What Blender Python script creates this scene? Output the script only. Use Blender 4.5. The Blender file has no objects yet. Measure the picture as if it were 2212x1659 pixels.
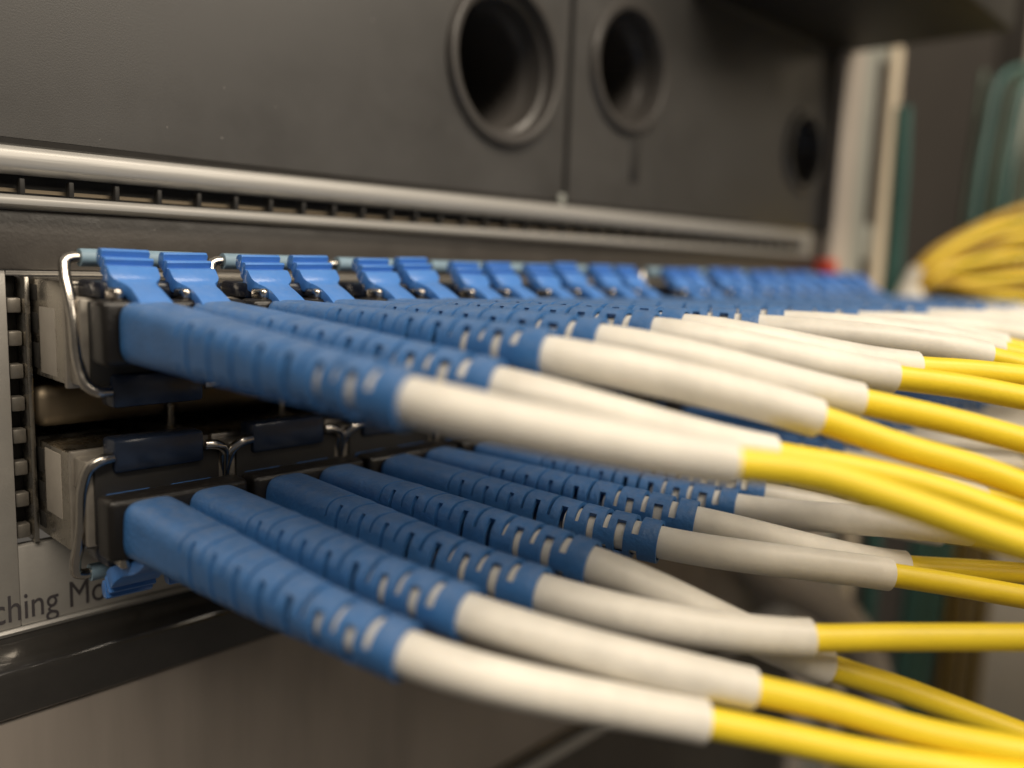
import bpy, bmesh, math, random
import numpy as np
from mathutils import Vector, Matrix

# ------------------------------------------------------------------ camera, light, exposure
S = 0.001                       # everything below is written in millimetres
scene = bpy.context.scene
COL = scene.collection

cam_data = bpy.data.cameras.new('camera')
cam = bpy.data.objects.new('camera', cam_data)
COL.objects.link(cam)
scene.camera = cam
CAM_R = ((0.691365, -0.077461, 0.718341),
         (-0.721581, -0.124299, 0.681080),
         (0.036533, -0.989217, -0.141830))      # rows: world x, y, z axes seen from the camera (x right, y down, z forward)
CAM_C = (-30.27, -94.16, 0.45)
_m = Matrix.Identity(4)
for _r in range(3):
    _m[_r][0] = CAM_R[_r][0]; _m[_r][1] = -CAM_R[_r][1]; _m[_r][2] = -CAM_R[_r][2]
    _m[_r][3] = CAM_C[_r] * S
cam.matrix_world = _m
cam_data.sensor_width = 36.0
cam_data.lens = 36.0 * 1864.0 / 2212.0
cam_data.clip_start = 0.002
cam_data.clip_end = 20.0
cam_data.dof.use_dof = True
cam_data.dof.focus_distance = 86.0 * S
cam_data.dof.aperture_fstop = 10.8

world = bpy.data.worlds.new('World')
scene.world = world
world.use_nodes = True
bg = world.node_tree.nodes['Background']
bg.inputs['Color'].default_value = (1.0, 0.89, 0.76, 1)
bg.inputs['Strength'].default_value = 0.09


def area_lamp(name, loc, target, sx, sy, power, color):
    d = bpy.data.lights.new(name, 'AREA')
    d.shape = 'RECTANGLE'; d.size = sx * S; d.size_y = sy * S
    d.energy = power; d.color = color
    o = bpy.data.objects.new(name, d)
    o.location = Vector(loc) * S
    v = (Vector(target) - Vector(loc)).normalized()
    o.rotation_euler = v.to_track_quat('-Z', 'Y').to_euler()
    COL.objects.link(o)
    return o

area_lamp('ceiling_lamp', (-175, -450, 650), (-175, -30, -10), 1200, 160, 9.8, (1.0, 0.88, 0.72))
area_lamp('low_front_fill', (330, -820, 420), (150, -40, 0), 600, 200, 3.6, (1.0, 0.88, 0.72))  # added right-front fill, set low to light the post under the shelf

scene.view_settings.view_transform = 'Standard'
scene.view_settings.look = 'None'
scene.view_settings.gamma = 1.0
scene.view_settings.exposure = 0.0
scene.view_settings.use_curve_mapping = False


# ------------------------------------------------------------------ materials
def mat(name, base, rough=0.5, metal=0.0, var=0.0, vscale=0.3, bump=0.0, bscale=2.0, spec=0.5,
        dust=None, dust_amt=0.0, stretch=(1, 1, 1), coat=0.0, rvar=0.0, sss=0.0, specks=0.0):
    m = bpy.data.materials.new(name); m.use_nodes = True
    nt = m.node_tree; N = nt.nodes; L = nt.links
    p = N['Principled BSDF']
    p.inputs['Roughness'].default_value = rough
    p.inputs['Metallic'].default_value = metal
    p.inputs['Specular IOR Level'].default_value = spec
    p.inputs['Coat Weight'].default_value = coat
    if sss:
        p.inputs['Subsurface Weight'].default_value = sss
        p.inputs['Subsurface Radius'].default_value = (0.0012, 0.0010, 0.0007)
        p.inputs['Subsurface Scale'].default_value = 1.0
    tc = N.new('ShaderNodeTexCoord')
    mp = N.new('ShaderNodeMapping')
    mp.inputs['Scale'].default_value = tuple(1000.0 * q for q in stretch)
    geo = N.new('ShaderNodeNewGeometry')
    L.new(geo.outputs['Position'], mp.inputs['Vector'])
    col = None
    rgb = N.new('ShaderNodeRGB'); rgb.outputs[0].default_value = (*base, 1); col = rgb.outputs[0]
    if var > 0 or rvar > 0:
        n = N.new('ShaderNodeTexNoise'); n.inputs['Scale'].default_value = vscale
        n.inputs['Detail'].default_value = 6.0; n.inputs['Roughness'].default_value = 0.65
        L.new(mp.outputs[0], n.inputs['Vector'])
        if var > 0:
            mr = N.new('ShaderNodeMapRange')
            mr.inputs['From Min'].default_value = 0.25; mr.inputs['From Max'].default_value = 0.75
            mr.inputs['To Min'].default_value = 1 - var; mr.inputs['To Max'].default_value = 1 + var
            L.new(n.outputs['Fac'], mr.inputs['Value'])
            mx = N.new('ShaderNodeVectorMath'); mx.operation = 'SCALE'
            L.new(col, mx.inputs[0]); L.new(mr.outputs[0], mx.inputs['Scale'])
            col = mx.outputs[0]
        if rvar > 0:
            m2 = N.new('ShaderNodeMapRange')
            m2.inputs['From Min'].default_value = 0.3; m2.inputs['From Max'].default_value = 0.7
            m2.inputs['To Min'].default_value = max(0.02, rough - rvar); m2.inputs['To Max'].default_value = min(1, rough + rvar)
            L.new(n.outputs['Fac'], m2.inputs['Value']); L.new(m2.outputs[0], p.inputs['Roughness'])
    if dust is not None:
        # real dust: patchy, thickest on faces that point up
        n2 = N.new('ShaderNodeTexNoise'); n2.inputs['Scale'].default_value = 1.1
        n2.inputs['Detail'].default_value = 8.0; n2.inputs['Roughness'].default_value = 0.7
        L.new(mp.outputs[0], n2.inputs['Vector'])
        sp = N.new('ShaderNodeSeparateXYZ'); L.new(geo.outputs['Normal'], sp.inputs[0])
        up = N.new('ShaderNodeMapRange'); up.inputs['From Min'].default_value = 0.1; up.inputs['From Max'].default_value = 1.0
        up.inputs['To Min'].default_value = 0.10; up.inputs['To Max'].default_value = 1.0
        L.new(sp.outputs['Z'], up.inputs['Value'])
        nn = N.new('ShaderNodeMapRange'); nn.inputs['From Min'].default_value = 0.35; nn.inputs['From Max'].default_value = 0.68
        nn.inputs['To Min'].default_value = 0.25
        L.new(n2.outputs['Fac'], nn.inputs['Value'])
        mu = N.new('ShaderNodeMath'); mu.operation = 'MULTIPLY'
        L.new(up.outputs[0], mu.inputs[0]); L.new(nn.outputs[0], mu.inputs[1])
        mu2 = N.new('ShaderNodeMath'); mu2.operation = 'MULTIPLY'; mu2.inputs[1].default_value = dust_amt
        L.new(mu.outputs[0], mu2.inputs[0])
        mx = N.new('ShaderNodeMix'); mx.data_type = 'RGBA'
        L.new(mu2.outputs[0], mx.inputs['Factor']); L.new(col, mx.inputs['A']); mx.inputs['B'].default_value = (*dust, 1)
        col = mx.outputs['Result']
    if specks > 0:
        vo = N.new('ShaderNodeTexVoronoi'); vo.inputs['Scale'].default_value = 0.35; vo.inputs['Randomness'].default_value = 1.0
        L.new(mp.outputs[0], vo.inputs['Vector'])
        lt = N.new('ShaderNodeMath'); lt.operation = 'LESS_THAN'; lt.inputs[1].default_value = specks
        L.new(vo.outputs['Distance'], lt.inputs[0])
        mx = N.new('ShaderNodeMix'); mx.data_type = 'RGBA'
        L.new(lt.outputs[0], mx.inputs['Factor']); L.new(col, mx.inputs['A']); mx.inputs['B'].default_value = (0.32, 0.30, 0.27, 1)
        col = mx.outputs['Result']
    L.new(col, p.inputs['Base Color'])
    if bump > 0:
        nb = N.new('ShaderNodeTexNoise'); nb.inputs['Scale'].default_value = bscale
        nb.inputs['Detail'].default_value = 5.0
        L.new(mp.outputs[0], nb.inputs['Vector'])
        b = N.new('ShaderNodeBump'); b.inputs['Strength'].default_value = bump; b.inputs['Distance'].default_value = 0.0002
        L.new(nb.outputs['Fac'], b.inputs['Height']); L.new(b.outputs[0], p.inputs['Normal'])
    return m

M = dict(
    boot=mat('blue_rubber', (0.038, 0.152, 0.40), 0.37, var=0.16, vscale=0.45, bump=0.5, bscale=2.2, dust=(0.30, 0.32, 0.36), dust_amt=0.36),
    latch=mat('blue_plastic', (0.062, 0.215, 0.60), 0.30, var=0.06, vscale=0.6, bump=0.12, bscale=2.5, dust=(0.34, 0.40, 0.55), dust_amt=0.18),
    housing=mat('blue_housing', (0.05, 0.16, 0.42), 0.35, var=0.06),
    tab=mat('shaded_blue_tab', (0.016, 0.024, 0.045), 0.22, var=0.25, vscale=0.5),  # blue tab darkened; the shade it sits in is put into the colour
    grip=mat('grey_blue_grip', (0.20, 0.30, 0.38), 0.5, var=0.15, vscale=0.8),
    shade_navy=mat('shaded_housing_navy', (0.012, 0.016, 0.030), 0.25, var=0.2, vscale=0.6),  # stands for the blue housing in shade, painted near black
    clip=mat('black_clip_plastic', (0.008, 0.007, 0.0065), 0.34, var=0.2, vscale=0.7, bump=0.2, dust=(0.2, 0.17, 0.14), dust_amt=0.06),
    sleeve=mat('white_heat_shrink', (0.72, 0.69, 0.625), 0.46, var=0.13, vscale=0.22, bump=0.22, bscale=0.7, rvar=0.1, sss=0.15),
    yellow=mat('yellow_jacket', (0.84, 0.635, 0.03), 0.42, var=0.05, vscale=0.3, bump=0.12, bscale=2.0),
    steel=mat('stamped_steel', (0.46, 0.43, 0.38), 0.28, metal=1.0, var=0.12, vscale=0.5, bump=0.1, bscale=1.0, rvar=0.1),
    sheet=mat('dull_sheet_metal', (0.36, 0.33, 0.29), 0.36, metal=0.65, var=0.15, vscale=0.5, rvar=0.1),
    finger=mat('dark_finger_metal', (0.26, 0.24, 0.21), 0.38, metal=0.7, var=0.25, vscale=0.6),
    wire=mat('polished_wire', (0.50, 0.47, 0.43), 0.24, metal=1.0, var=0.1, vscale=0.8, bump=0.1),
    gold=mat('brassy_cage', (0.26, 0.215, 0.155), 0.58, metal=1.0, var=0.2, vscale=0.2, rvar=0.1),
    label=mat('grey_label', (0.34, 0.31, 0.27), 0.5, var=0.10),
    plate=mat('light_grey_faceplate', (0.38, 0.365, 0.34), 0.42, metal=0.35, var=0.06, vscale=0.6, bump=0.12, bscale=4.0),
    ink=mat('dark_ink', (0.05, 0.045, 0.05), 0.6),
    dark=mat('dark_plastic', (0.050, 0.045, 0.041), 0.42, var=0.12, vscale=0.25, bump=0.15, bscale=2.5, dust=(0.25, 0.22, 0.19), dust_amt=0.2, rvar=0.08, specks=0.045),
    panel=mat('charcoal_panel', (0.052, 0.050, 0.048), 0.38, var=0.16, vscale=0.05, bump=0.07, bscale=6.0, rvar=0.09, specks=0.028),
    cup=mat('black_cup', (0.052, 0.048, 0.045), 0.34, var=0.1, vscale=0.2),
    lip=mat('dark_glossy_lip', (0.030, 0.028, 0.026), 0.13, var=0.15, vscale=0.3, rvar=0.03, coat=0.5),
    alu=mat('brushed_aluminium', (0.41, 0.40, 0.38), 0.42, metal=0.35, var=0.08, vscale=0.4, stretch=(0.05, 1, 1), bump=0.1, bscale=3.0),
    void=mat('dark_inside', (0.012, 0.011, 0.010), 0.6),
    wall=mat('dark_rack_wall', (0.060, 0.053, 0.047), 0.6, var=0.1, vscale=0.02),  # wall colour lifted to paint the background haze
    shaded_ochre=mat('shaded_ochre_jacket', (0.13, 0.085, 0.015), 0.5, var=0.1, vscale=0.1),  # darker copy of the ochre jacket, with shade put into the colour
    taupe=mat('taupe_panel', (0.215, 0.19, 0.168), 0.45, var=0.20, vscale=0.09, stretch=(1.0, 1.0, 0.10), rvar=0.1),
    post=mat('zinc_post', (0.50, 0.45, 0.40), 0.5, metal=0.2, var=0.06, vscale=0.1),
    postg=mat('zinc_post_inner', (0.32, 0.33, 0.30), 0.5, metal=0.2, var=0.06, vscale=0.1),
    cream=mat('cream_paint', (0.58, 0.50, 0.38), 0.5, var=0.04),
    pale=mat('lightened_cream_paint', (0.78, 0.72, 0.62), 0.5, var=0.04),  # cream made lighter to make up for the dim light on the upright
    teal=mat('teal_jacket', (0.035, 0.105, 0.095), 0.45, var=0.1, vscale=0.1),
    green=mat('green_jacket', (0.035, 0.065, 0.042), 0.45, var=0.1, vscale=0.1),
    olive=mat('ochre_jacket', (0.50, 0.31, 0.03), 0.5, var=0.08, vscale=0.1),
    red=mat('red_plastic', (0.62, 0.07, 0.04), 0.4, var=0.05),
    greycable=mat('grey_cable', (0.36, 0.32, 0.28), 0.5, var=0.06),
)

# ------------------------------------------------------------------ helpers
def new_obj(name, mesh, material, parent=None):
    o = bpy.data.objects.new(name, mesh)
    if material is not None and len(mesh.materials) == 0:
        mesh.materials.append(material)
    COL.objects.link(o)
    if parent is not None:
        o.parent = parent
    return o

def tag(o, label, category, group=None):
    o['label'] = label; o['category'] = category
    if group: o['group'] = group
    return o

def thing(name, label, category, loc=(0, 0, 0), group=None):
    o = bpy.data.objects.new(name, None)
    o.empty_display_size = 0.005
    o.location = Vector(loc) * S
    COL.objects.link(o)
    return tag(o, label, category, group)

def smooth(me, angle=35):
    me.polygons.foreach_set('use_smooth', [True] * len(me.polygons))
    try:
        me.set_sharp_from_angle(angle=math.radians(angle))
    except Exception:
        pass
    return me

def bm_mesh(bm, name='mesh', sm=True, angle=35):
    for v in bm.verts: v.co *= S
    bmesh.ops.recalc_face_normals(bm, faces=bm.faces)
    me = bpy.data.meshes.new(name); bm.to_mesh(me); bm.free()
    return smooth(me, angle) if sm else me

def add_box(bm, x0, x1, y0, y1, z0, z1, r=0.0, seg=2):
    b = bmesh.new()
    bmesh.ops.create_cube(b, size=1.0)
    for v in b.verts:
        v.co.x = (x0 + x1) / 2 + v.co.x * (x1 - x0)
        v.co.y = (y0 + y1) / 2 + v.co.y * (y1 - y0)
        v.co.z = (z0 + z1) / 2 + v.co.z * (z1 - z0)
    if r > 0:
        bmesh.ops.bevel(b, geom=b.edges[:], offset=r, segments=seg, profile=0.5, affect='EDGES', clamp_overlap=True)
    t = bpy.data.meshes.new('t'); b.to_mesh(t); b.free(); bm.from_mesh(t); bpy.data.meshes.remove(t)

def boxes(lst, r=0.0, seg=2):
    bm = bmesh.new()
    for q in lst:
        add_box(bm, *q[:6], r=(q[6] if len(q) > 6 else r), seg=seg)
    return bm_mesh(bm)

def prism_x(profile, x0, x1, angle=35):
    """closed (y,z) outline swept along x"""
    bm = bmesh.new()
    a = [bm.verts.new((x0, y, z)) for y, z in profile]
    b = [bm.verts.new((x1, y, z)) for y, z in profile]
    n = len(profile)
    for i in range(n):
        bm.faces.new((a[i], a[(i + 1) % n], b[(i + 1) % n], b[i]))
    bm.faces.new(a); bm.faces.new(b[::-1])
    return bm_mesh(bm, angle=angle)

def spline(points, n_per=12, start_dir=None):
    """smooth curve through points (cubic Hermite, chord length)"""
    P = np.array(points, float); k = len(P)
    d = np.linalg.norm(np.diff(P, axis=0), axis=1)
    T = np.zeros_like(P)
    for i in range(1, k - 1):
        T[i] = ((P[i] - P[i-1]) / d[i-1] * d[i] + (P[i+1] - P[i]) / d[i] * d[i-1]) / (d[i] + d[i-1])
    if start_dir is not None: T[1] = .78 * (P[1] - P[0]) / d[0] + .22 * (P[2] - P[1]) / d[1]
    T[0] = (P[1] - P[0]) / d[0] if start_dir is None else np.array(start_dir, float)
    T[-1] = (P[-1] - P[-2]) / d[-1]
    out = []
    for i in range(k - 1):
        t = np.linspace(0, 1, n_per, endpoint=False)[:, None]
        h = d[i]
        out.append((2*t**3 - 3*t**2 + 1) * P[i] + (t**3 - 2*t**2 + t) * h * T[i] + (-2*t**3 + 3*t**2) * P[i+1] + (t**3 - t**2) * h * T[i+1])
    out.append(P[-1:])
    return np.concatenate(out)

class Path:
    def __init__(s, pts):
        s.p = np.array(pts, float)
        s.s = np.concatenate([[0], np.cumsum(np.linalg.norm(np.diff(s.p, axis=0), axis=1))])
        s.len = s.s[-1]
    def at(s, q):
        q = np.asarray(q, float)
        return np.stack([np.interp(q, s.s, s.p[:, i]) for i in range(3)], -1)
    def frame(s, q):
        c = s.at(np.clip(q, 0, s.len))
        t = s.at(np.clip(q + .6, 0, s.len)) - s.at(np.clip(q - .6, 0, s.len))
        t /= np.linalg.norm(t, axis=-1, keepdims=True)
        up = np.array([0, 0, 1.0])
        side = -np.cross(t, up); side /= np.linalg.norm(side, axis=-1, keepdims=True)
        u = -np.cross(side, t); u *= np.sign(u[..., 2:3] + 1e-9)
        return c, side, u

def tube_mesh(path, s0, s1, radius, seg=14, step=1.5, flare=None, cap=True):
    """round tube along a Path from arc length s0 to s1; flare(s) scales the radius"""
    n = max(2, int((s1 - s0) / step) + 1)
    q = np.linspace(s0, s1, n)
    r = np.full(n, radius)
    if flare is not None: r = radius * flare(q)
    if cap:
        q = np.concatenate([[s0], q, [s1]]); r = np.concatenate([[r[0] * .955], r, [r[-1] * .955]])
        q[1] += .05; q[-2] -= .05
        n += 2
    c, a, u = path.frame(q)
    th = np.linspace(0, 2 * math.pi, seg, endpoint=False)
    V = c[:, None] + r[:, None, None] * (np.cos(th)[None, :, None] * a[:, None] + np.sin(th)[None, :, None] * u[:, None])
    V = V.reshape(-1, 3) * S
    F = [(i*seg + j, i*seg + (j+1) % seg, (i+1)*seg + (j+1) % seg, (i+1)*seg + j) for i in range(n-1) for j in range(seg)]
    if cap:
        F.append(tuple(range(seg))[::-1]); F.append(tuple((n-1)*seg + j for j in range(seg)))
    me = bpy.data.meshes.new('tube'); me.from_pydata(V.tolist(), [], F); me.update()
    bm = bmesh.new(); bm.from_mesh(me); bmesh.ops.recalc_face_normals(bm, faces=bm.faces); bm.to_mesh(me); bm.free()
    return smooth(me, 50)

def wire_mesh(points, radius, seg=10, n_per=5, straight=False):
    P = np.array(points, float) if straight else spline(points, n_per)
    # rotation-minimising frame
    t = np.gradient(P, axis=0); t /= np.linalg.norm(t, axis=1)[:, None]
    ref = np.array([0.3, 0.2, 0.9]); a = np.cross(t[0], ref); a /= np.linalg.norm(a)
    V = []
    for i in range(len(P)):
        a = a - t[i] * (a @ t[i]); a /= np.linalg.norm(a); b = np.cross(t[i], a)
        for j in range(seg):
            th = 2 * math.pi * j / seg
            V.append((P[i] + radius * (math.cos(th) * a + math.sin(th) * b)) * S)
    n = len(P)
    F = [(i*seg + j, i*seg + (j+1) % seg, (i+1)*seg + (j+1) % seg, (i+1)*seg + j) for i in range(n-1) for j in range(seg)]
    F.append(tuple(range(seg))[::-1]); F.append(tuple((n-1)*seg + j for j in range(seg)))
    me = bpy.data.meshes.new('wire'); me.from_pydata([tuple(v) for v in V], [], F); me.update()
    return smooth(me, 60)

def lathe_y(profile, cx, cz, seg=48):
    """profile of (radius, y) turned round an axis parallel to y"""
    V = []; F = []
    for r, y in profile:
        for j in range(seg):
            th = 2 * math.pi * j / seg
            V.append(((cx + r * math.cos(th)) * S, y * S, (cz + r * math.sin(th)) * S))
    for i in range(len(profile) - 1):
        for j in range(seg):
            F.append((i*seg + j, i*seg + (j+1) % seg, (i+1)*seg + (j+1) % seg, (i+1)*seg + j))
    me = bpy.data.meshes.new('lathe'); me.from_pydata(V, [], F); me.update()
    bm = bmesh.new(); bm.from_mesh(me); bmesh.ops.recalc_face_normals(bm, faces=bm.faces); bm.to_mesh(me); bm.free()
    return smooth(me, 40)

def holed_panel(x0, x1, z0, z1, y0, y1, holes, seg=48):
    """flat panel (front y0, back y1) with round holes (cx, cz, r) cut through"""
    bm = bmesh.new(); edges = []
    def loop(pts):
        vs = [bm.verts.new((x, y0, z)) for x, z in pts]
        for i in range(len(vs)): edges.append(bm.edges.new((vs[i], vs[(i+1) % len(vs)])))
    loop([(x0, z0), (x1, z0), (x1, z1), (x0, z1)])
    for cx, cz, r in holes:
        loop([(cx + r * math.cos(2*math.pi*j/seg), cz + r * math.sin(2*math.pi*j/seg)) for j in range(seg)])
    bmesh.ops.triangle_fill(bm, use_beauty=True, use_dissolve=False, edges=edges)
    ex = bmesh.ops.extrude_face_region(bm, geom=bm.faces[:])
    for v in [g for g in ex['geom'] if isinstance(g, bmesh.types.BMVert)]: v.co.y = y1
    return bm_mesh(bm, angle=30)

# ------------------------------------------------------------------ the setting behind
def structure(name, mesh, m):
    o = new_obj(name, mesh, m); o['kind'] = 'structure'; return o

structure('rack_back_wall', boxes([(150, 420, 34, 38, -300, 300)]), M['wall'])
structure('rack_side_wall', boxes([(420, 424, -400, 38, -300, 300)]), M['wall'])

# ------------------------------------------------------------------ upper panels with round recesses
def recess_profile(ro, ri, depth):
    return [(ro + .02, 0.4), (ro - .1, -0.5), (ro - .5, -1.0), (ro - 1.0, -1.1), (ro - 1.7, -0.9), (ro - 2.0, -0.2), (ro - 2.1, 1.0), (ri + 1.0, 1.4), (ri + .8, depth * .8),
            (ri + .5, depth * .92), (ri + .1, depth + .3), (ri, depth + 1.5), (ri - .1, depth + 13), (0.01, depth + 13.2)]

def upper_panel(label, x0, x1, holes, slot=None):
    t = thing('equipment_panel', label, 'panel', ((x0 + x1) / 2, 0, 10.4))
    inv = Matrix.Translation(-t.location)
    def part(name, me, m):
        me.transform(inv); return new_obj(name, me, m, t)
    part('front_plate', holed_panel(x0, x1, 10.4, 75, 0, 3, [(h[0], h[1], h[2]) for h in holes]), M['panel'])
    part('shadow_band', prism_x([(0.6, 9.4), (0.6, 10.3), (-0.5, 10.3), (-0.5, 9.75), (-0.2, 9.4)], x0, x1), M['lip'])  # dark strip paints the shadow band above the silver rail
    for cx, cz, ro, ri, dp in holes:
        part('recess_cup', lathe_y(recess_profile(ro, ri, dp), cx, cz), M['cup'])
    if slot:
        part('slot', boxes([slot], r=.25), M['void'])
    return t

upper_panel('wide charcoal panel with one round recess, above the left of the silver rail', -90, 79.3,
            [(65.3, 29.4, 12.2, 8.4, 5.0)])
upper_panel('charcoal panel with two round recesses and a slot, beside the dark gap', 80.6, 180,
            [(95.8, 34.2, 11.2, 8.4, 4.5), (164.5, 27.8, 9.6, 7.6, 4.5)], slot=(97.6, 99.9, -0.25, 1.0, 15.0, 23.0))

# silver rail pair with the gasket gap between them
def round_bar(y_out, z0, z1, y_in=1.0, n=10):
    zc, hz = (z0 + z1) / 2, (z1 - z0) / 2
    pts = [(y_in, z0), (y_in, z1)]
    for i in range(n + 1):
        a = math.pi / 2 - math.pi * i / n
        ca, sa = math.cos(a), math.sin(a)
        pts.append((-abs(ca) ** .7 * (-y_out), zc + hz * (abs(sa) ** .7) * (1 if sa >= 0 else -1)))
    return pts

rail = thing('silver_rail', 'long silver double rail with a dark toothed gap under the charcoal panels', 'rail', (40, 0, 3.6))
def rail_part(name, me, m):
    me.transform(Matrix.Translation(-rail.location)); return new_obj(name, me, m, rail)
rail_part('upper_bar', prism_x(round_bar(-1.6, 6.95, 9.6), -90, 168.5), M['alu'])
rail_part('lower_bar', prism_x(round_bar(-1.8, 3.65, 5.0), -90, 168.5), M['alu'])
rail_part('end_bar', boxes([(165.2, 169.2, -1.7, 0.9, 3.7, 9.5, .5)]), M['alu'])
rail_part('gap_backing', boxes([(-90, 168, 1.6, 2.4, 3.8, 9.4)]), M['void'])
rail_part('spring_strip', boxes([(-90, 166, 0.2, 0.5, 5.25, 5.6)]), M['gold'])
tooth_me = None
for i in range(55):
    x = -82.6 + 4.5 * i
    if x > 164: break
    if tooth_me is None:
        tooth_me = boxes([(-.24, .24, -0.9, .15, -.7, .8, .1)])
    o = new_obj('gasket_tooth', tooth_me, M['void'], rail)
    o.location = (Vector((x, 0, 5.75)) * S) - rail.location
# small divider foot where the two upper panels meet
tag(new_obj('divider_foot', boxes([(77.6, 79.1, -1.0, -0.55, 9.62, 11.4, .2)]), M['postg']),
    'small silver foot at the base of the gap between the charcoal panels', 'bracket')

# ------------------------------------------------------------------ the switch module: faceplate, ports, lettering
GX = [14.25 * i + (5.0 if i >= 6 else 0.0) for i in range(12)]
sw = thing('switch_module', 'light grey switch faceplate with two rows of transceiver ports', 'network switch', (80, 0, -38.8))
def sw_part(name, me, m, parent=None):
    me.transform(Matrix.Translation(-sw.location)); return new_obj(name, me, m, parent or sw)
XR = GX[11] + 13.3
sw_part('faceplate', boxes([
    (-90, -3.2, 0, 1.5, -38.8, -2.3, .12), (-3.2, XR, 0.003, 1.5, -38.8, -30.3, .12),
    (GX[5] + 13.6, GX[6] - 1.9, 0, 1.5, -30.3, -2.3, .12), (XR, 180, 0, 1.5, -38.8, -2.3, .12),
    (-3.2, GX[5] + 13.6, 0.004, 1.5, -2.75, -2.3, .1), (GX[6] - 1.9, XR, 0.004, 1.5, -2.75, -2.3, .1)]), M['plate'])
sw_part('dark_strip', boxes([(-90, 180, -0.35, 1.4, -2.25, 3.6, .25)]), M['dark'])
sw_part('port_void', boxes([(-3.2, XR, 8.0, 8.6, -30.3, -2.75)]), M['void'])
sw_part('lower_edge', prism_x([(1.4, -39.5), (1.4, -38.85), (-.25, -38.85), (-.45, -39.1), (-.25, -39.5)], -90, 180), M['alu'])
sw_part('bottom_lip', prism_x([(1.6, -39.55), (-0.1, -39.55), (-0.45, -40.1), (-0.9, -40.35), (-2.4, -42.05), (-2.6, -42.4), (-2.7, -42.9), (-2.7, -47.0), (-2.4, -47.3), (1.6, -47.3)], -90, 180, angle=20), M['lip'])

def lettering(body, align, x):
    tc = bpy.data.curves.new('lettering', 'FONT')
    tc.body = body; tc.size = 4.1 * S; tc.extrude = 0.00002; tc.align_x = align
    to = bpy.data.objects.new('lettering_tmp', tc); COL.objects.link(to)
    bpy.context.view_layer.update()
    tme = bpy.data.meshes.new_from_object(to.evaluated_get(bpy.context.evaluated_depsgraph_get()))
    bpy.data.objects.remove(to)
    tme.transform(Matrix.Translation(Vector((x, -0.03, -38.05)) * S) @ Matrix.Rotation(math.radians(90), 4, 'X') @ Matrix.Diagonal((.74, 1, 1, 1)))
    sw_part('lettering', tme, M['ink'])
lettering('Switching', 'RIGHT', 0.45)
lettering('Module', 'LEFT', 1.35)

# one cage per pair of ports; fingers and sheet edges show at its left side
def cage(i):
    x = GX[i]
    c = sw_part('port_cage', boxes([(x - 1.75, x - 1.25, -0.5, 7.5, -30.0, -2.9, .1), (x + 12.85, x + 13.25, -0.4, 7.5, -30.0, -2.9, .1)]), M['steel'])
    sw_part('cage_divider', boxes([(x - 1.2, x + 12.8, -0.4, 7.0, -18.3, -13.9, 1.4)], seg=5), M['gold'], c)
    if i in (0, 6):
        sw_part('finger_gap_blocker', boxes([(x - 3.15, x - 1.8, 2.2, 2.6, -30.1, -2.9)]), M['void'], c)  # black sheet added to darken the gaps between the fingers
        zz = -5.0
        while zz > -29:
            sw_part('spring_finger', boxes([(x - 3.1, x - 1.82, 0.3, 1.6, zz - 1.5, zz, .2)]), M['finger'], c); zz -= 3.3
for i in range(12): cage(i)

# ------------------------------------------------------------------ transceivers
ORD = ['first', 'second', 'third', 'fourth', 'fifth', 'sixth', 'seventh', 'eighth', 'ninth', 'tenth', 'eleventh', 'twelfth']
ZC = -16.0

def mirrored(me):
    me = me.copy(); me.transform(Matrix.Diagonal((1, 1, -1, 1)))
    bm = bmesh.new(); bm.from_mesh(me); bmesh.ops.reverse_faces(bm, faces=bm.faces); bm.to_mesh(me); bm.free()
    return me

def about_row(me):           # meshes are made at upper-row height, then shifted so the mirror plane is z = 0
    me.transform(Matrix.Translation((0, 0, -ZC * S))); return me

tr_parts = [
    ('body', boxes([(-.95, 12.6, -8.6, 6, -12.7, -2.9, .25)]), 'steel'),
    ('collar', boxes([(-1.15, 12.8, -9.3, -8.65, -13.0, -3.4, .2), (-.8, 12.45, -12.0, -9.3, -12.5, -4.3, .2), (-1.0, 12.65, -12.7, -12.0, -12.7, -4.4, .2)]), 'sheet'),
    ('port_insert', boxes([(-.35, 12.0, -13.1, -12.72, -12.4, -4.6, .15)]), 'void'),
    ('label_plate', boxes([(-1.02, -.9, -6.4, -2.2, -12.2, -5.7, .03)]), 'label'),
    ('latch_window', boxes([(-1.0, -.9, -1.6, 0.2, -5.2, -3.6, .03), (-1.0, -.9, -1.6, 0.2, -8.4, -6.4, .03), (-1.0, -.9, -1.7, 0.6, -11.9, -9.4, .03)]), 'void'),
    ('shade_block', boxes([(0.0, 11.7, -14.7, -9.4, -4.3, -2.7, .4)]), 'shade_navy'),  # block added to paint the shaded housing behind the latches
    ('bail_wire', wire_mesh([(1.2, -13.3, -12.9), (0.1, -13.5, -12.8), (-.75, -13.2, -12.2), (-1.1, -12.6, -10.8), (-1.2, -11.8, -6.6), (-1.2, -11.0, -4.2), (-1.15, -9.8, -2.0), (-.85, -9.3, -1.0), (-.2, -9.25, -.75), (.6, -9.25, -.75),
                             (5.8, -9.25, -.75), (11.0, -9.25, -.75), (11.85, -9.25, -.75), (12.5, -9.3, -1.0), (12.8, -9.8, -2.0), (12.85, -11.0, -4.2), (12.85, -11.8, -6.6), (12.75, -12.6, -10.8), (12.4, -13.2, -12.2), (11.55, -13.5, -12.8), (10.4, -13.3, -12.9)], .52, seg=10, n_per=4), 'wire'),
    ('bail_grip', wire_mesh([(.35, -9.25, -.75), (4, -9.25, -.75), (8, -9.25, -.75), (11.3, -9.25, -.75)], .85, seg=12, straight=True), 'grip'),
    ('pull_tab', boxes([(1.3, 10.2, -13.6, -10.7, -14.5, -11.3, .4)]), 'tab'),
]
tr_parts = [(n, about_row(me), m) for n, me, m in tr_parts]
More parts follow.
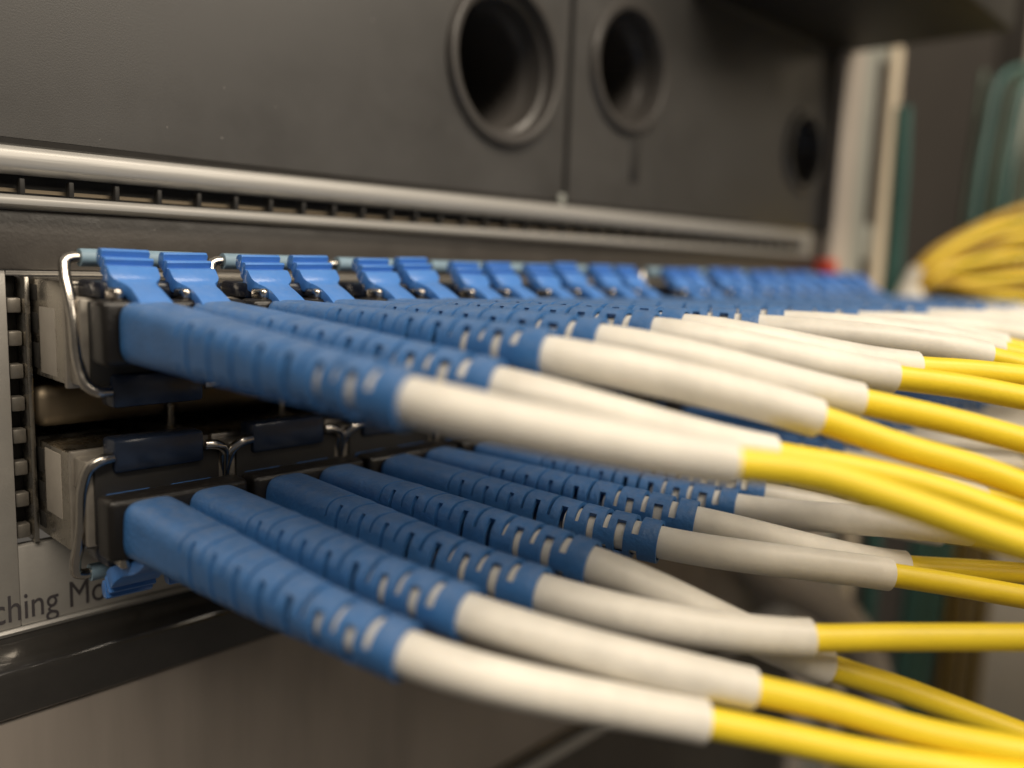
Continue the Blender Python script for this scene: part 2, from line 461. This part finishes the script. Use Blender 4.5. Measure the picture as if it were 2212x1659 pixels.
tr_low = [(n, mirrored(me), m) for n, me, m in tr_parts]
for row, plist in (('upper', tr_parts), ('lower', tr_low)):
    for i in range(12):
        end = {0: 'nearest the camera', 11: 'at the far end'}.get(i, 'from the left')
        t = thing('optical_transceiver', 'metal transceiver in the %s port of the %s row, %s' % (ORD[i], row, end), 'transceiver', (GX[i], 0, ZC), 'transceivers in the switch ports')
        for n, me, m in plist:
            new_obj(n, me, M[m], t)

# ------------------------------------------------------------------ patch cables
CENTRELINES = {
('U',0):((2.7,-17.8,-7.0),(6.3,-49.5,-9.0),(22.5,-65.4,-12.8),(26.6,-69.1,-13.4),(31.2,-73.6,-15.2),(35.8,-78.2,-17.3),(38.0,-80.1,-18.2),(58.6,-91.8,-26.3),(92.2,-99.8,-46.5),(131.1,-99.8,-92.1)),
('U',1):((8.9,-17.8,-7.0),(14.9,-49.2,-8.9),(32.2,-63.4,-14.0),(36.7,-67.5,-14.9),(42.0,-72.6,-16.4),(47.3,-77.9,-18.8),(66.9,-91.1,-27.2),(99.6,-101.0,-48.0),(137.6,-103.0,-94.3)),
('U',2):((16.9,-17.8,-7.0),(20.0,-49.7,-6.8),(36.7,-64.8,-11.3),(41.6,-69.7,-13.4),(47.0,-74.9,-15.3),(49.7,-77.1,-16.5),(70.0,-88.7,-25.4),(103.1,-96.6,-46.4),(141.3,-96.5,-92.7)),
('U',3):((23.2,-17.8,-7.0),(26.7,-49.6,-6.1),(42.6,-65.7,-10.3),(48.5,-71.4,-11.8),(53.3,-75.9,-13.3),(73.5,-89.0,-20.2),(107.3,-98.7,-39.2),(146.9,-100.6,-84.3)),
('U',4):((31.2,-17.8,-7.0),(34.5,-49.6,-5.7),(51.0,-65.3,-8.9),(56.1,-69.9,-9.6),(60.6,-73.9,-10.5),(81.5,-86.7,-15.4),(116.5,-96.4,-32.2),(158.0,-98.1,-75.5)),
('U',5):((37.5,-17.8,-7.0),(39.2,-49.7,-5.5),(55.5,-65.7,-8.3),(59.9,-69.4,-8.5),(64.1,-72.9,-8.9),(85.4,-85.4,-12.7),(121.1,-94.7,-28.1),(163.7,-96.1,-70.4)),
('U',6):((45.5,-17.8,-7.0),(58.4,-48.8,-6.1),(72.0,-67.3,-7.9),(75.6,-70.2,-8.8),(96.7,-82.0,-15.0),(131.5,-90.2,-33.0),(172.2,-90.4,-77.1)),
('U',7):((51.7,-17.8,-7.0),(63.9,-49.6,-5.7),(79.5,-66.4,-7.7),(82.5,-68.5,-8.4),(104.3,-79.4,-14.3),(139.5,-86.4,-31.9),(180.6,-85.3,-75.5)),
('U',8):((59.7,-17.8,-7.0),(66.6,-49.1,-7.0),(83.6,-65.4,-10.0),(103.3,-79.9,-15.6),(124.7,-90.8,-22.4),(159.4,-97.9,-41.0),(199.7,-97.0,-85.4)),
('U',9):((66.0,-17.8,-7.0),(74.5,-48.6,-6.2),(90.3,-64.2,-7.9),(110.0,-78.2,-14.3),(131.4,-88.7,-21.7),(165.8,-95.3,-40.9),(205.7,-93.9,-85.7)),
('U',10):((74.0,-17.8,-7.0),(80.8,-49.0,-6.0),(97.6,-64.1,-6.9),(117.9,-77.5,-13.0),(139.7,-87.4,-20.0),(174.5,-93.3,-38.7),(214.9,-91.1,-83.1)),
('U',11):((80.2,-17.8,-7.0),(88.3,-48.8,-6.2),(105.7,-64.3,-7.0),(125.5,-78.8,-11.8),(147.1,-89.8,-17.9),(182.1,-97.0,-35.8),(223.1,-96.2,-79.6)),
('U',12):((93.2,-17.8,-7.0),(100.9,-48.9,-6.9),(117.5,-64.6,-9.9),(138.3,-78.0,-13.4),(160.7,-88.1,-18.3),(196.6,-94.2,-34.8),(238.7,-92.2,-77.4)),
('U',13):((99.5,-17.8,-7.0),(106.5,-49.0,-6.0),(123.2,-64.6,-6.8),(143.7,-78.0,-11.6),(165.8,-88.0,-17.7),(201.2,-94.0,-35.4),(242.3,-91.9,-79.0)),
('U',14):((107.5,-17.8,-7.0),(115.4,-48.8,-6.6),(131.0,-64.3,-9.0),(151.1,-77.6,-15.5),(172.8,-87.4,-23.0),(207.5,-93.2,-42.2),(247.4,-90.9,-86.9)),
('U',15):((113.7,-17.8,-7.0),(121.8,-48.8,-6.8),(138.0,-64.0,-8.7),(158.3,-78.3,-11.8),(180.4,-89.1,-16.5),(216.2,-96.2,-32.8),(258.4,-95.2,-75.4)),
('U',16):((121.7,-17.8,-7.0),(129.1,-48.9,-6.9),(145.7,-64.2,-9.3),(165.8,-78.4,-13.4),(187.7,-89.1,-18.9),(223.2,-96.0,-36.1),(264.7,-94.8,-79.4)),
('U',17):((128.0,-17.8,-7.0),(135.8,-48.8,-6.0),(152.0,-65.2,-9.2),(172.0,-79.5,-13.3),(193.9,-90.4,-18.8),(229.3,-97.5,-36.0),(270.7,-96.6,-79.3)),
('U',18):((135.9,-17.8,-7.0),(142.8,-49.0,-6.7),(159.6,-65.8,-8.8),(179.4,-80.4,-13.3),(201.0,-91.5,-19.1),(236.2,-98.9,-36.7),(277.4,-98.2,-80.3)),
('U',19):((142.2,-17.8,-7.0),(151.2,-48.5,-6.2),(168.8,-63.9,-9.3),(189.0,-78.2,-12.6),(211.0,-89.1,-17.4),(246.7,-96.3,-33.8),(288.8,-95.3,-76.6)),
('U',20):((150.2,-17.8,-7.0),(157.6,-48.9,-6.0),(174.4,-64.4,-6.9),(194.1,-78.4,-13.3),(215.6,-89.0,-20.6),(250.1,-95.6,-39.7),(290.0,-94.1,-84.4)),
('U',21):((156.4,-17.8,-7.0),(163.0,-49.1,-6.7),(179.7,-63.8,-8.8),(199.0,-78.1,-15.9),(220.1,-88.9,-23.9),(254.1,-95.7,-43.7),(293.4,-94.6,-89.0)),
('U',22):((164.4,-17.8,-7.0),(173.0,-48.6,-6.7),(188.9,-64.2,-9.6),(209.5,-77.4,-14.7),(231.6,-87.2,-21.0),(266.9,-93.0,-38.9),(307.9,-90.7,-82.6)),
('U',23):((170.7,-17.8,-7.0),(177.0,-49.2,-7.1),(193.3,-65.4,-8.5),(212.7,-79.5,-15.5),(233.9,-90.1,-23.4),(268.0,-96.8,-43.1),(307.5,-95.4,-88.3)),
('L',0):((2.7,-17.3,-25.0),(6.9,-48.9,-27.3),(23.3,-64.2,-32.7),(27.3,-67.9,-33.8),(32.2,-72.6,-35.2),(37.3,-77.5,-36.3),(57.7,-90.8,-41.9),(92.0,-101.2,-59.6),(132.7,-103.6,-103.7)),
('L',1):((8.9,-17.3,-25.0),(12.6,-49.1,-26.0),(27.8,-65.5,-31.2),(32.1,-69.6,-32.5),(37.2,-74.6,-34.4),(43.4,-80.7,-36.0),(63.6,-94.3,-42.0),(97.6,-104.8,-60.1),(137.8,-107.5,-104.6)),
('L',2):((16.9,-17.3,-25.0),(21.2,-49.0,-26.6),(36.5,-65.9,-29.6),(41.2,-69.9,-29.6),(50.1,-78.4,-29.4),(70.9,-92.2,-31.2),(106.9,-103.2,-44.6),(150.7,-106.6,-85.5)),
('L',3):((23.2,-17.3,-25.0),(27.8,-49.0,-25.7),(41.3,-65.7,-33.8),(46.1,-70.2,-35.8),(51.0,-75.0,-38.2),(54.7,-78.5,-40.1),(74.3,-90.7,-49.9),(106.5,-99.3,-71.9),(143.6,-99.9,-119.1)),
('L',4):((31.2,-17.3,-25.0),(39.6,-48.2,-26.5),(54.4,-65.6,-28.6),(59.4,-70.1,-29.6),(64.9,-75.1,-30.8),(85.5,-88.1,-36.3),(120.1,-98.0,-53.9),(160.9,-100.0,-97.8)),
('L',5):((37.5,-17.3,-25.0),(46.1,-48.1,-25.7),(61.5,-64.7,-29.7),(66.5,-68.9,-30.1),(71.7,-73.5,-30.5),(92.9,-86.2,-33.8),(128.7,-95.9,-48.8),(171.5,-97.7,-90.8)),
('L',6):((45.5,-17.3,-25.0),(55.5,-47.7,-26.1),(63.5,-70.0,-24.9),(68.0,-73.8,-25.8),(88.9,-86.4,-31.1),(123.8,-95.6,-48.3),(165.0,-96.9,-92.0)),
('L',7):((51.7,-17.3,-25.0),(61.4,-47.8,-25.6),(78.2,-62.9,-30.0),(83.7,-67.6,-30.8),(86.9,-70.0,-31.8),(108.3,-81.0,-38.6),(143.0,-88.2,-57.3),(183.2,-87.3,-101.8)),
('L',8):((59.7,-17.3,-25.0),(66.6,-48.5,-23.9),(83.5,-65.5,-25.8),(103.8,-79.0,-31.0),(125.8,-89.0,-37.4),(161.0,-95.1,-55.5),(201.8,-93.1,-99.4)),
('L',9):((66.0,-17.3,-25.0),(73.6,-48.4,-24.9),(90.6,-64.7,-28.1),(110.5,-78.5,-34.2),(132.1,-88.9,-41.2),(166.8,-95.4,-60.1),(207.0,-93.8,-104.6)),
('L',10):((74.0,-17.3,-25.0),(82.6,-48.1,-24.5),(98.2,-64.1,-27.1),(117.9,-78.1,-33.4),(139.3,-88.7,-40.7),(173.8,-95.4,-59.8),(213.8,-94.0,-104.6)),
('L',11):((80.2,-17.3,-25.0),(89.0,-48.1,-25.0),(104.9,-64.4,-25.7),(125.4,-78.3,-28.7),(147.6,-88.9,-33.4),(183.6,-95.6,-49.6),(225.9,-94.2,-92.1)),
('L',12):((93.2,-17.3,-25.0),(102.1,-48.0,-24.3),(118.7,-63.0,-25.4),(138.6,-76.7,-32.0),(160.1,-86.9,-39.5),(194.6,-93.2,-58.8),(234.4,-91.3,-103.6)),
('L',13):((99.5,-17.3,-25.0),(108.2,-48.1,-24.0),(125.6,-63.4,-26.3),(146.1,-77.2,-30.1),(168.3,-87.5,-35.3),(204.0,-94.0,-52.1),(245.8,-92.4,-95.1)),
('L',14):((107.5,-17.3,-25.0),(116.1,-48.1,-24.5),(133.6,-64.3,-25.9),(153.8,-78.6,-29.3),(175.8,-89.5,-34.3),(211.4,-96.7,-50.9),(253.4,-95.8,-93.8)),
('L',15):((113.7,-17.3,-25.0),(120.1,-48.6,-23.9),(136.8,-63.3,-25.2),(156.7,-78.0,-28.8),(178.5,-89.2,-33.9),(214.0,-96.7,-50.8),(255.7,-96.1,-93.9)),
('L',16):((121.7,-17.3,-25.0),(130.8,-48.0,-24.3),(147.1,-64.6,-27.2),(167.5,-78.3,-32.0),(189.4,-88.6,-37.9),(224.8,-95.0,-55.5),(266.0,-93.3,-99.1)),
('L',17):((128.0,-17.3,-25.0),(136.9,-48.0,-24.9),(152.4,-64.0,-25.6),(172.2,-78.7,-29.3),(194.0,-89.9,-34.5),(229.4,-97.4,-51.4),(271.1,-97.0,-94.6)),
('L',18):((135.9,-17.3,-25.0),(144.6,-48.1,-24.2),(162.0,-63.6,-25.8),(182.3,-76.8,-31.8),(204.2,-86.7,-38.8),(239.1,-92.5,-57.4),(279.5,-90.2,-101.7)),
('L',19):((142.2,-17.3,-25.0),(149.4,-48.5,-24.0),(165.7,-63.2,-25.8),(185.5,-76.8,-32.6),(207.0,-87.0,-40.3),(241.4,-93.1,-59.8),(281.1,-91.2,-104.7)),
('L',20):((150.2,-17.3,-25.0),(158.2,-48.3,-24.5),(175.7,-63.9,-26.1),(195.4,-78.2,-31.8),(216.9,-89.0,-38.7),(251.5,-96.0,-57.4),(291.8,-94.9,-101.8)),
('L',21):((156.4,-17.3,-25.0),(164.2,-48.3,-25.1),(181.2,-63.5,-26.1),(200.9,-78.0,-31.1),(222.5,-88.9,-37.4),(257.4,-96.1,-55.5),(298.2,-95.3,-99.5)),
('L',22):((164.4,-17.3,-25.0),(173.0,-48.1,-24.8),(188.7,-63.7,-26.6),(209.1,-76.8,-32.9),(231.0,-86.5,-40.2),(265.8,-92.1,-59.1),(305.9,-89.6,-103.6)),
('L',23):((170.7,-17.3,-25.0),(178.7,-48.3,-24.0),(194.8,-63.4,-26.0),(215.5,-76.9,-29.8),(237.7,-87.0,-35.0),(273.5,-93.2,-51.8),(315.4,-91.2,-94.8)),
}


BOOT_LEN = 32.6
SLEEVE_R, CABLE_R = 1.62, 1.17

def boot_base():
    """straight slotted strain-relief boot: y = arc length, x/z = section; closed shell, subdivided once"""
    NT = 24
    th = [2 * math.pi * (j + .5) / NT for j in range(NT)]
    OPEN_FROM = 18.0                 # slots nearer the clip than this are shallow grooves, the rest cut through
    slots = [(9.4 + 1.50 * k, (.10 + .0013 * k * k) if k % 2 == 0 else (.19 + .004 * k + .0013 * k * k), 'top' if k % 2 == 0 else 'side') for k in range(15)]
    rows = [0.0, .3, 1.0, 3.0, 5.5, 7.6]
    mark = {}
    for c, h, kind in slots:
        rows += [c - h, c + h]; mark[round(c - h, 4)] = kind
    rows += [BOOT_LEN - .3, BOOT_LEN]
    def outer(s, a):
        f = min(1.0, s / 24.0)
        n = 5.5 * (1 - f) + 2.15 * f
        k = s / BOOT_LEN
        hw = 2.62 - .50 * k; hh = 2.80 - .66 * k
        if s == 0.0: hw *= .9; hh *= .9
        c, d = math.cos(a), math.sin(a)
        q = (abs(c / hw) ** n + abs(d / hh) ** n) ** (-1 / n)
        return q * c, q * d
    def inner(s, a):
        if s < OPEN_FROM:
            x, z = outer(max(s, .3), a); r = math.hypot(x, z); q = (r - .5) / r
            return x * q, z * q
        return 1.82 * math.cos(a), 1.82 * math.sin(a)
    bm = bmesh.new(); O = []; I = []
    for s in rows:
        O.append([bm.verts.new((outer(s, a)[0], s, outer(s, a)[1])) for a in th])
        I.append([bm.verts.new((inner(s, a)[0], s, inner(s, a)[1])) for a in th])
    def open_cell(i, j):
        kind = mark.get(round(rows[i], 4))
        if kind is None or i + 1 >= len(rows): return False
        a = math.degrees(2 * math.pi * (j + 1) / NT) % 360      # cell centre
        if kind == 'side':
            a = a % 180; return a <= 50 or a >= 130
        a = (a - 90) % 180; return a <= 65 or a >= 115
    nr = len(rows)
    for i in range(nr - 1):
        shallow = rows[i] < OPEN_FROM
        for j in range(NT):
            k = (j + 1) % NT
            if not open_cell(i, j):
                bm.faces.new((O[i][j], O[i][k], O[i+1][k], O[i+1][j]))
                if not shallow: bm.faces.new((I[i][j], I[i+1][j], I[i+1][k], I[i][k]))
            else:
                if shallow: bm.faces.new((I[i][j], I[i+1][j], I[i+1][k], I[i][k]))
                for (di, a, b) in ((i, j, k), (i + 1, k, j)):
                    bm.faces.new((O[di][a], O[di][b], I[di][b], I[di][a]))
                if not open_cell(i, (j - 1) % NT): bm.faces.new((O[i][j], I[i][j], I[i+1][j], O[i+1][j]))
                if not open_cell(i, (j + 1) % NT): bm.faces.new((O[i][k], O[i+1][k], I[i+1][k], I[i][k]))
    for j in range(NT):
        k = (j + 1) % NT
        bm.faces.new((O[-1][j], O[-1][k], I[-1][k], I[-1][j]))
    bm.faces.new(O[0])
    for v in [v for v in bm.verts if not v.link_faces]: bm.verts.remove(v)
    bmesh.ops.recalc_face_normals(bm, faces=bm.faces)
    cl = bm.edges.layers.float.get('crease_edge') or bm.edges.layers.float.new('crease_edge')
    for e in bm.edges:
        if len(e.link_faces) == 2 and e.calc_face_angle(0) > .9 and 2 < e.verts[0].co.y < BOOT_LEN + 1:
            e[cl] = .62
    me = bpy.data.meshes.new('boot_base'); bm.to_mesh(me); bm.free()
    o = bpy.data.objects.new('tmp', me); COL.objects.link(o)
    md = o.modifiers.new('s', 'SUBSURF'); md.levels = 1; md.render_levels = 1
    bpy.context.view_layer.update()
    r = bpy.data.meshes.new_from_object(o.evaluated_get(bpy.context.evaluated_depsgraph_get()))
    bpy.data.objects.remove(o); bpy.data.meshes.remove(me)
    n = len(r.vertices); co = np.empty(n * 3); r.vertices.foreach_get('co', co)
    return r, co.reshape(-1, 3)

BOOT_ME, BOOT_CO = boot_base()

def boot_mesh(path, twist0=0.0, twist1=0.0):
    me = BOOT_ME.copy()
    c, a, u = path.frame(BOOT_CO[:, 1])
    # keep the square collar of the boot unbent
    w = (twist0 + twist1 * BOOT_CO[:, 1] / BOOT_LEN)[:, None]
    X = BOOT_CO[:, 0:1] * np.cos(w) - BOOT_CO[:, 2:3] * np.sin(w)
    Z = BOOT_CO[:, 0:1] * np.sin(w) + BOOT_CO[:, 2:3] * np.cos(w)
    V = c + X * a + Z * u
    me.vertices.foreach_set('co', (V * S).ravel()); me.update()
    return smooth(me, 70)

def latch_mesh():
    # (y, z, half width) of the upper face from the ridged thumb end down to the clip, then its underside
    st = [(-11.7, -.75, 2.2), (-12.0, -.05, 2.25), (-12.45, .22, 2.3), (-13.15, .20, 2.3), (-13.3, .02, 2.3), (-13.05, -.50, 2.18), (-13.95, -.56, 2.36), (-14.1, -.74, 2.36), (-13.85, -1.22, 2.22),
          (-14.55, -1.30, 2.42), (-14.75, -1.45, 2.42), (-14.95, -1.68, 2.42), (-15.3, -2.05, 2.4), (-15.55, -2.35, 2.2), (-15.75, -2.6, 1.75), (-16.5, -2.85, 1.5), (-17.4, -3.15, 1.45),
          (-18.6, -3.75, 1.5), (-19.6, -4.35, 1.6), (-20.2, -4.8, 1.6)]
    st = [(y, z, w * .95) for y, z, w in st]
    un = [(-12.0, -1.3), (-12.3, -1.3), (-12.55, -1.3), (-12.7, -1.4), (-12.75, -1.5), (-12.85, -1.7), (-12.95, -1.9), (-13.1, -2.1), (-13.3, -2.35), (-13.5, -2.6), (-13.7, -2.8), (-14.0, -3.05), (-14.4, -3.3), (-14.8, -3.5), (-15.2, -3.7),
          (-16.1, -3.95), (-17.1, -4.3), (-18.3, -4.8), (-19.3, -5.3), (-20.0, -5.6)]
    bm = bmesh.new(); rows = []
    for (y, z, w), (yu, zu) in zip(st, un):
        rows.append([bm.verts.new((-w, y, z)), bm.verts.new((w, y, z)), bm.verts.new((w, yu, zu)), bm.verts.new((-w, yu, zu))])
    for a, b in zip(rows[:-1], rows[1:]):
        for j in range(4): bm.faces.new((a[j], a[(j+1) % 4], b[(j+1) % 4], b[j]))
    bm.faces.new(rows[0][::-1]); bm.faces.new(rows[-1])
    bmesh.ops.recalc_face_normals(bm, faces=bm.faces)
    long_edges = [e for e in bm.edges if abs(e.verts[0].co.x + e.verts[1].co.x) > .5 and abs(e.verts[0].co.x - e.verts[1].co.x) < 1.0 and abs((e.verts[0].co - e.verts[1].co).length) < 1.6]
    bmesh.ops.bevel(bm, geom=long_edges, offset=.10, segments=2, profile=.5, affect='EDGES', clamp_overlap=True)
    return bm_mesh(bm, angle=28)

rng = random.Random(5)
LATCH = about_row(latch_mesh()); LATCH_L = mirrored(LATCH); LATCH_L.transform(Matrix.Translation(Vector((0.1, 0, -0.7)) * S))
CLIP = about_row(boxes([(-1.0, 12.65, -17.9, -14.9, -10.0, -4.25, .55)], seg=3))
CLIP_L = mirrored(CLIP)
HOUS = about_row(boxes([(-2.2, 2.2, -15.95, -4, -9.4, -4.75, .25), (-2.3, 2.3, -14.6, -13.9, -9.6, -4.6, .15)]))
HOUS_L = mirrored(HOUS)
SPRING = about_row(boxes([(-2.5, -1.5, -17.3, -15.0, -4.4, -3.2, .4)], seg=3))
SPRING_L = mirrored(SPRING)

def _sd(pts):
    d = np.array(pts[1], float) - np.array(pts[0], float); d /= np.linalg.norm(d)
    d = d * .92 + np.array((0, -1.0, 0)) * .08
    return d / np.linalg.norm(d)

for row, key in (('upper', 'U'), ('lower', 'L')):
    for i in range(12):
        pos = {0: 'nearest the camera', 11: 'farthest from the camera'}.get(i, 'counted from the left')
        loc = Vector((GX[i], -16, ZC))
        t = thing('fibre_patch_cable', 'blue-booted duplex fibre cable in the %s port of the %s row, %s' % (ORD[i], row, pos), 'fibre cable', loc, 'duplex fibre cables plugged into the switch')
        off = Matrix.Translation(Vector((0, 16, 0)) * S)
        def place(name, me, m, dx=0.0):
            o = new_obj(name, me, M[m], t); o.location = Vector((dx, 16, 0)) * S; return o
        place('clip', CLIP if key == 'U' else CLIP_L, 'clip')
        for j, dx in enumerate((2.7, 8.95)):
            place('connector_housing', HOUS if key == 'U' else HOUS_L, 'housing', dx)
            place('metal_spring', SPRING if key == 'U' else SPRING_L, 'wire', dx)
            la = place('latch', LATCH if key == 'U' else LATCH_L, 'latch', dx)
            la.rotation_euler = (math.radians(rng.uniform(-.9, .9)), math.radians(rng.uniform(-1.2, 1.2)), math.radians(rng.uniform(-1.0, 1.0)))
            pts = CENTRELINES[(key, 2 * i + j)]
            path = Path(spline(pts, 24, start_dir=_sd(pts)))
            inv = Matrix.Translation(-loc * S)
            k1 = float(np.linalg.norm(np.array(pts[2]) - np.array(pts[1])))
            # arc length at which the boot and the white sleeve end
            d = np.linalg.norm(path.p - np.array(pts[2]), axis=1); s2 = path.s[int(np.argmin(d))]
            me = boot_mesh(path, math.radians(rng.uniform(-2, 2)), math.radians(rng.uniform(-16, 16))); me.transform(inv); new_obj('boot', me, M['boot'], t)
            me = tube_mesh(path, 22.8, s2, SLEEVE_R, seg=18, step=1.2); me.transform(inv); sl = new_obj('sleeve', me, M['sleeve'], t)
            me = tube_mesh(path, s2 - 4.0, path.len, CABLE_R, seg=14, step=2.0); me.transform(inv); new_obj('cable', me, M['yellow'], t)

# ------------------------------------------------------------------ things around the switch
def one(name, me, m, label, cat, group=None):
    return tag(new_obj(name, me, M[m]), label, cat, group)

one('red_tab', boxes([(174.0, 178.6, -4.5, -0.4, 0.2, 3.4, .6)]), 'red', 'small red plastic tab at the far end of the switch', 'tab')

br = thing('shelf_bracket', 'black shelf overhanging the right-hand charcoal panel', 'shelf', (140, -18, 52.2))
def br_part(name, me, m): me.transform(Matrix.Translation(-br.location)); return new_obj(name, me, m, br)
br_part('underside', boxes([(112, 180.5, -37, -0.4, 52.4, 90, .8)]), M['void'])
br_part('edge_trim', boxes([(112, 180.0, -0.35, 0.6, 51.3, 52.3, .3)]), M['panel'])

low = thing('blank_panel', 'taupe blank panel below the switch', 'panel', (40, 0.5, -85.3))
def low_part(name, me, m): me.transform(Matrix.Translation(-low.location)); return new_obj(name, me, m, low)
low_part('front_plate', boxes([(-90, 152, -2.3, 1, -83.6, -47.45, .4)]), M['taupe'])
low_part('bottom_edge', prism_x([(1, -86.2), (1, -83.7), (-2.4, -83.7), (-2.9, -84.3), (-2.9, -85.6), (-2.4, -86.2)], -90, 152), M['lip'])
un = thing('lower_unit', 'dark equipment unit below the taupe panel', 'equipment', (40, 0, -140))
def un_part(name, me, m): me.transform(Matrix.Translation(-un.location)); return new_obj(name, me, m, un)
un_part('front', boxes([(-90, 180, -2.4, 3, -140, -87.7, .5)]), M['dark'])
un_part('top_edge', boxes([(-90, 180, -3.2, 3, -87.6, -86.4, .35)]), M['alu'])

pt = thing('rack_post', 'pale slotted rack post right of the charcoal panels', 'post', (190, -2, -220))
def pt_part(name, me, m): me.transform(Matrix.Translation(-pt.location)); return new_obj(name, me, m, pt)
pt_part('left_flange', boxes([(176.6, 187.6, -3.2, -1.6, -220, 59, .3)]), M['post'])
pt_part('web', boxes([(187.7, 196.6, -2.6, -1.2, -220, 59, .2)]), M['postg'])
pt_part('right_flange', boxes([(203.0, 209.2, -4.0, -1.6, -220, 59, .7)]), M['cream'])
pt_part('slot_backing', boxes([(196, 204, 4, 5, -220, 59)]), M['void'])
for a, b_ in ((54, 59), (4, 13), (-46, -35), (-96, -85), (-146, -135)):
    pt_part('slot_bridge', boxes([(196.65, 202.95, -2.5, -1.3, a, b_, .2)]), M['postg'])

one('side_upright', boxes([(301, 309, -90, -9, -260, 200, 1.0)]), 'pale', 'broad beige upright at the right edge behind the cables', 'post')

random.seed(11)
def strand(name, pts, r, m, label, cat, group):
    return one(name, tube_mesh(Path(spline(pts, 8)), 0, Path(spline(pts, 8)).len, r, seg=10, step=4), m, label, cat, group)

strand('teal_cable', [(208.6, -5.0, 44), (209.4, -5.5, 30), (211.8, -5.6, -5), (214.2, -7, -107), (215, -7, -230)], 2.2, 'teal', 'single teal cable running down beside the slotted rack post', 'cable', None)
tw = ['leftmost', 'second', 'third', 'fourth', 'fifth', 'sixth', 'rightmost']
for i in range(7):
    dx, dy = 3.8 * i + (1.5 if i % 2 else 0), -2.6 * i
    strand('hanging_cable', [(285 + dx, -22 + dy, 60 - i), (256 + dx, -19 + dy, 60.5 - i), (246.5 + dx, -17.2 + dy, 56), (240 + dx * .9, -17 + dy, 40), (231 + dx * .75 + (i % 3), -18 + dy * .8, -5), (224 + dx * .5, -15 + dy * .5, -60), (222 + dx * .32, -14 + dy * .4, -110), (222 + dx * .3, -14 + dy * .4, -230)],
           random.uniform(0.9, 1.35), ['teal', 'green', 'teal', 'green', 'green', 'teal', 'green'][i],
           '%s of the teal-green cables hanging at the far right' % tw[i].capitalize(), 'cable', 'teal-green cables hanging at the right')
strand('thin_cable', [(262, -8, 62), (258, -8.5, 38), (250, -10, 0), (244, -12, -60), (243, -12, -230)], 0.9, 'green', 'thin dark green cable between the post and the hanging cables', 'cable', None)
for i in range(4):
    strand('ochre_cable', [(236 + 5.5 * i, -22 - 1.8 * i, -40), (236 + 5.6 * i, -22 - 1.8 * i, -90), (237 + 5.6 * i, -22 - 1.8 * i, -230)], 1.5, 'shaded_ochre',
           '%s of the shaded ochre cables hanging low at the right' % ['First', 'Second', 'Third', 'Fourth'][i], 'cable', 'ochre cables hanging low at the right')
# looped yellow bundle behind the last connectors
for i in range(10):
    h = 1 - i / 9.0
    a = np.array((209 + 1.6 * (i % 3), -9 - 1.2 * (i % 4), -7.0 - 1.0 * (i % 3)))
    b = np.array((212 + 1.5 * (i % 4), -13 - 1.5 * (i % 3), -2 + 6.0 * h))
    c = np.array((222, -21 - (i % 3), -3.5 + 16 * h + random.uniform(-1, 1)))
    d_ = np.array((235, -32 - (i % 2) * 2, -4 + 23.5 * h + random.uniform(-1, 1)))
    e = np.array((262, -55, -12 + 30 * h))
    pth = Path(spline([a, b, c, d_, e], 8))
    o = one('looped_cable', tube_mesh(pth, 0 if i % 3 else 6, pth.len, 1.25, seg=10, step=2.5), 'yellow' if i % 2 else 'olive',
            '%s from the top of the blurred yellow loops behind the last connectors' % ORD[i].capitalize(), 'cable', 'yellow cable loops behind the last connectors')
    if i % 3 == 0:
        new_obj('sleeve', tube_mesh(pth, 0, 10, 1.9, seg=12, step=2), M['sleeve'], o)
strand('grey_cable', [(128, 8, -52), (140, -1, -60), (150, -5, -68), (163, -19, -79), (170, -27, -100), (172, -30, -150)], 5.0, 'greycable', 'thick grey cable slanting down at the end of the taupe panel', 'cable', None)
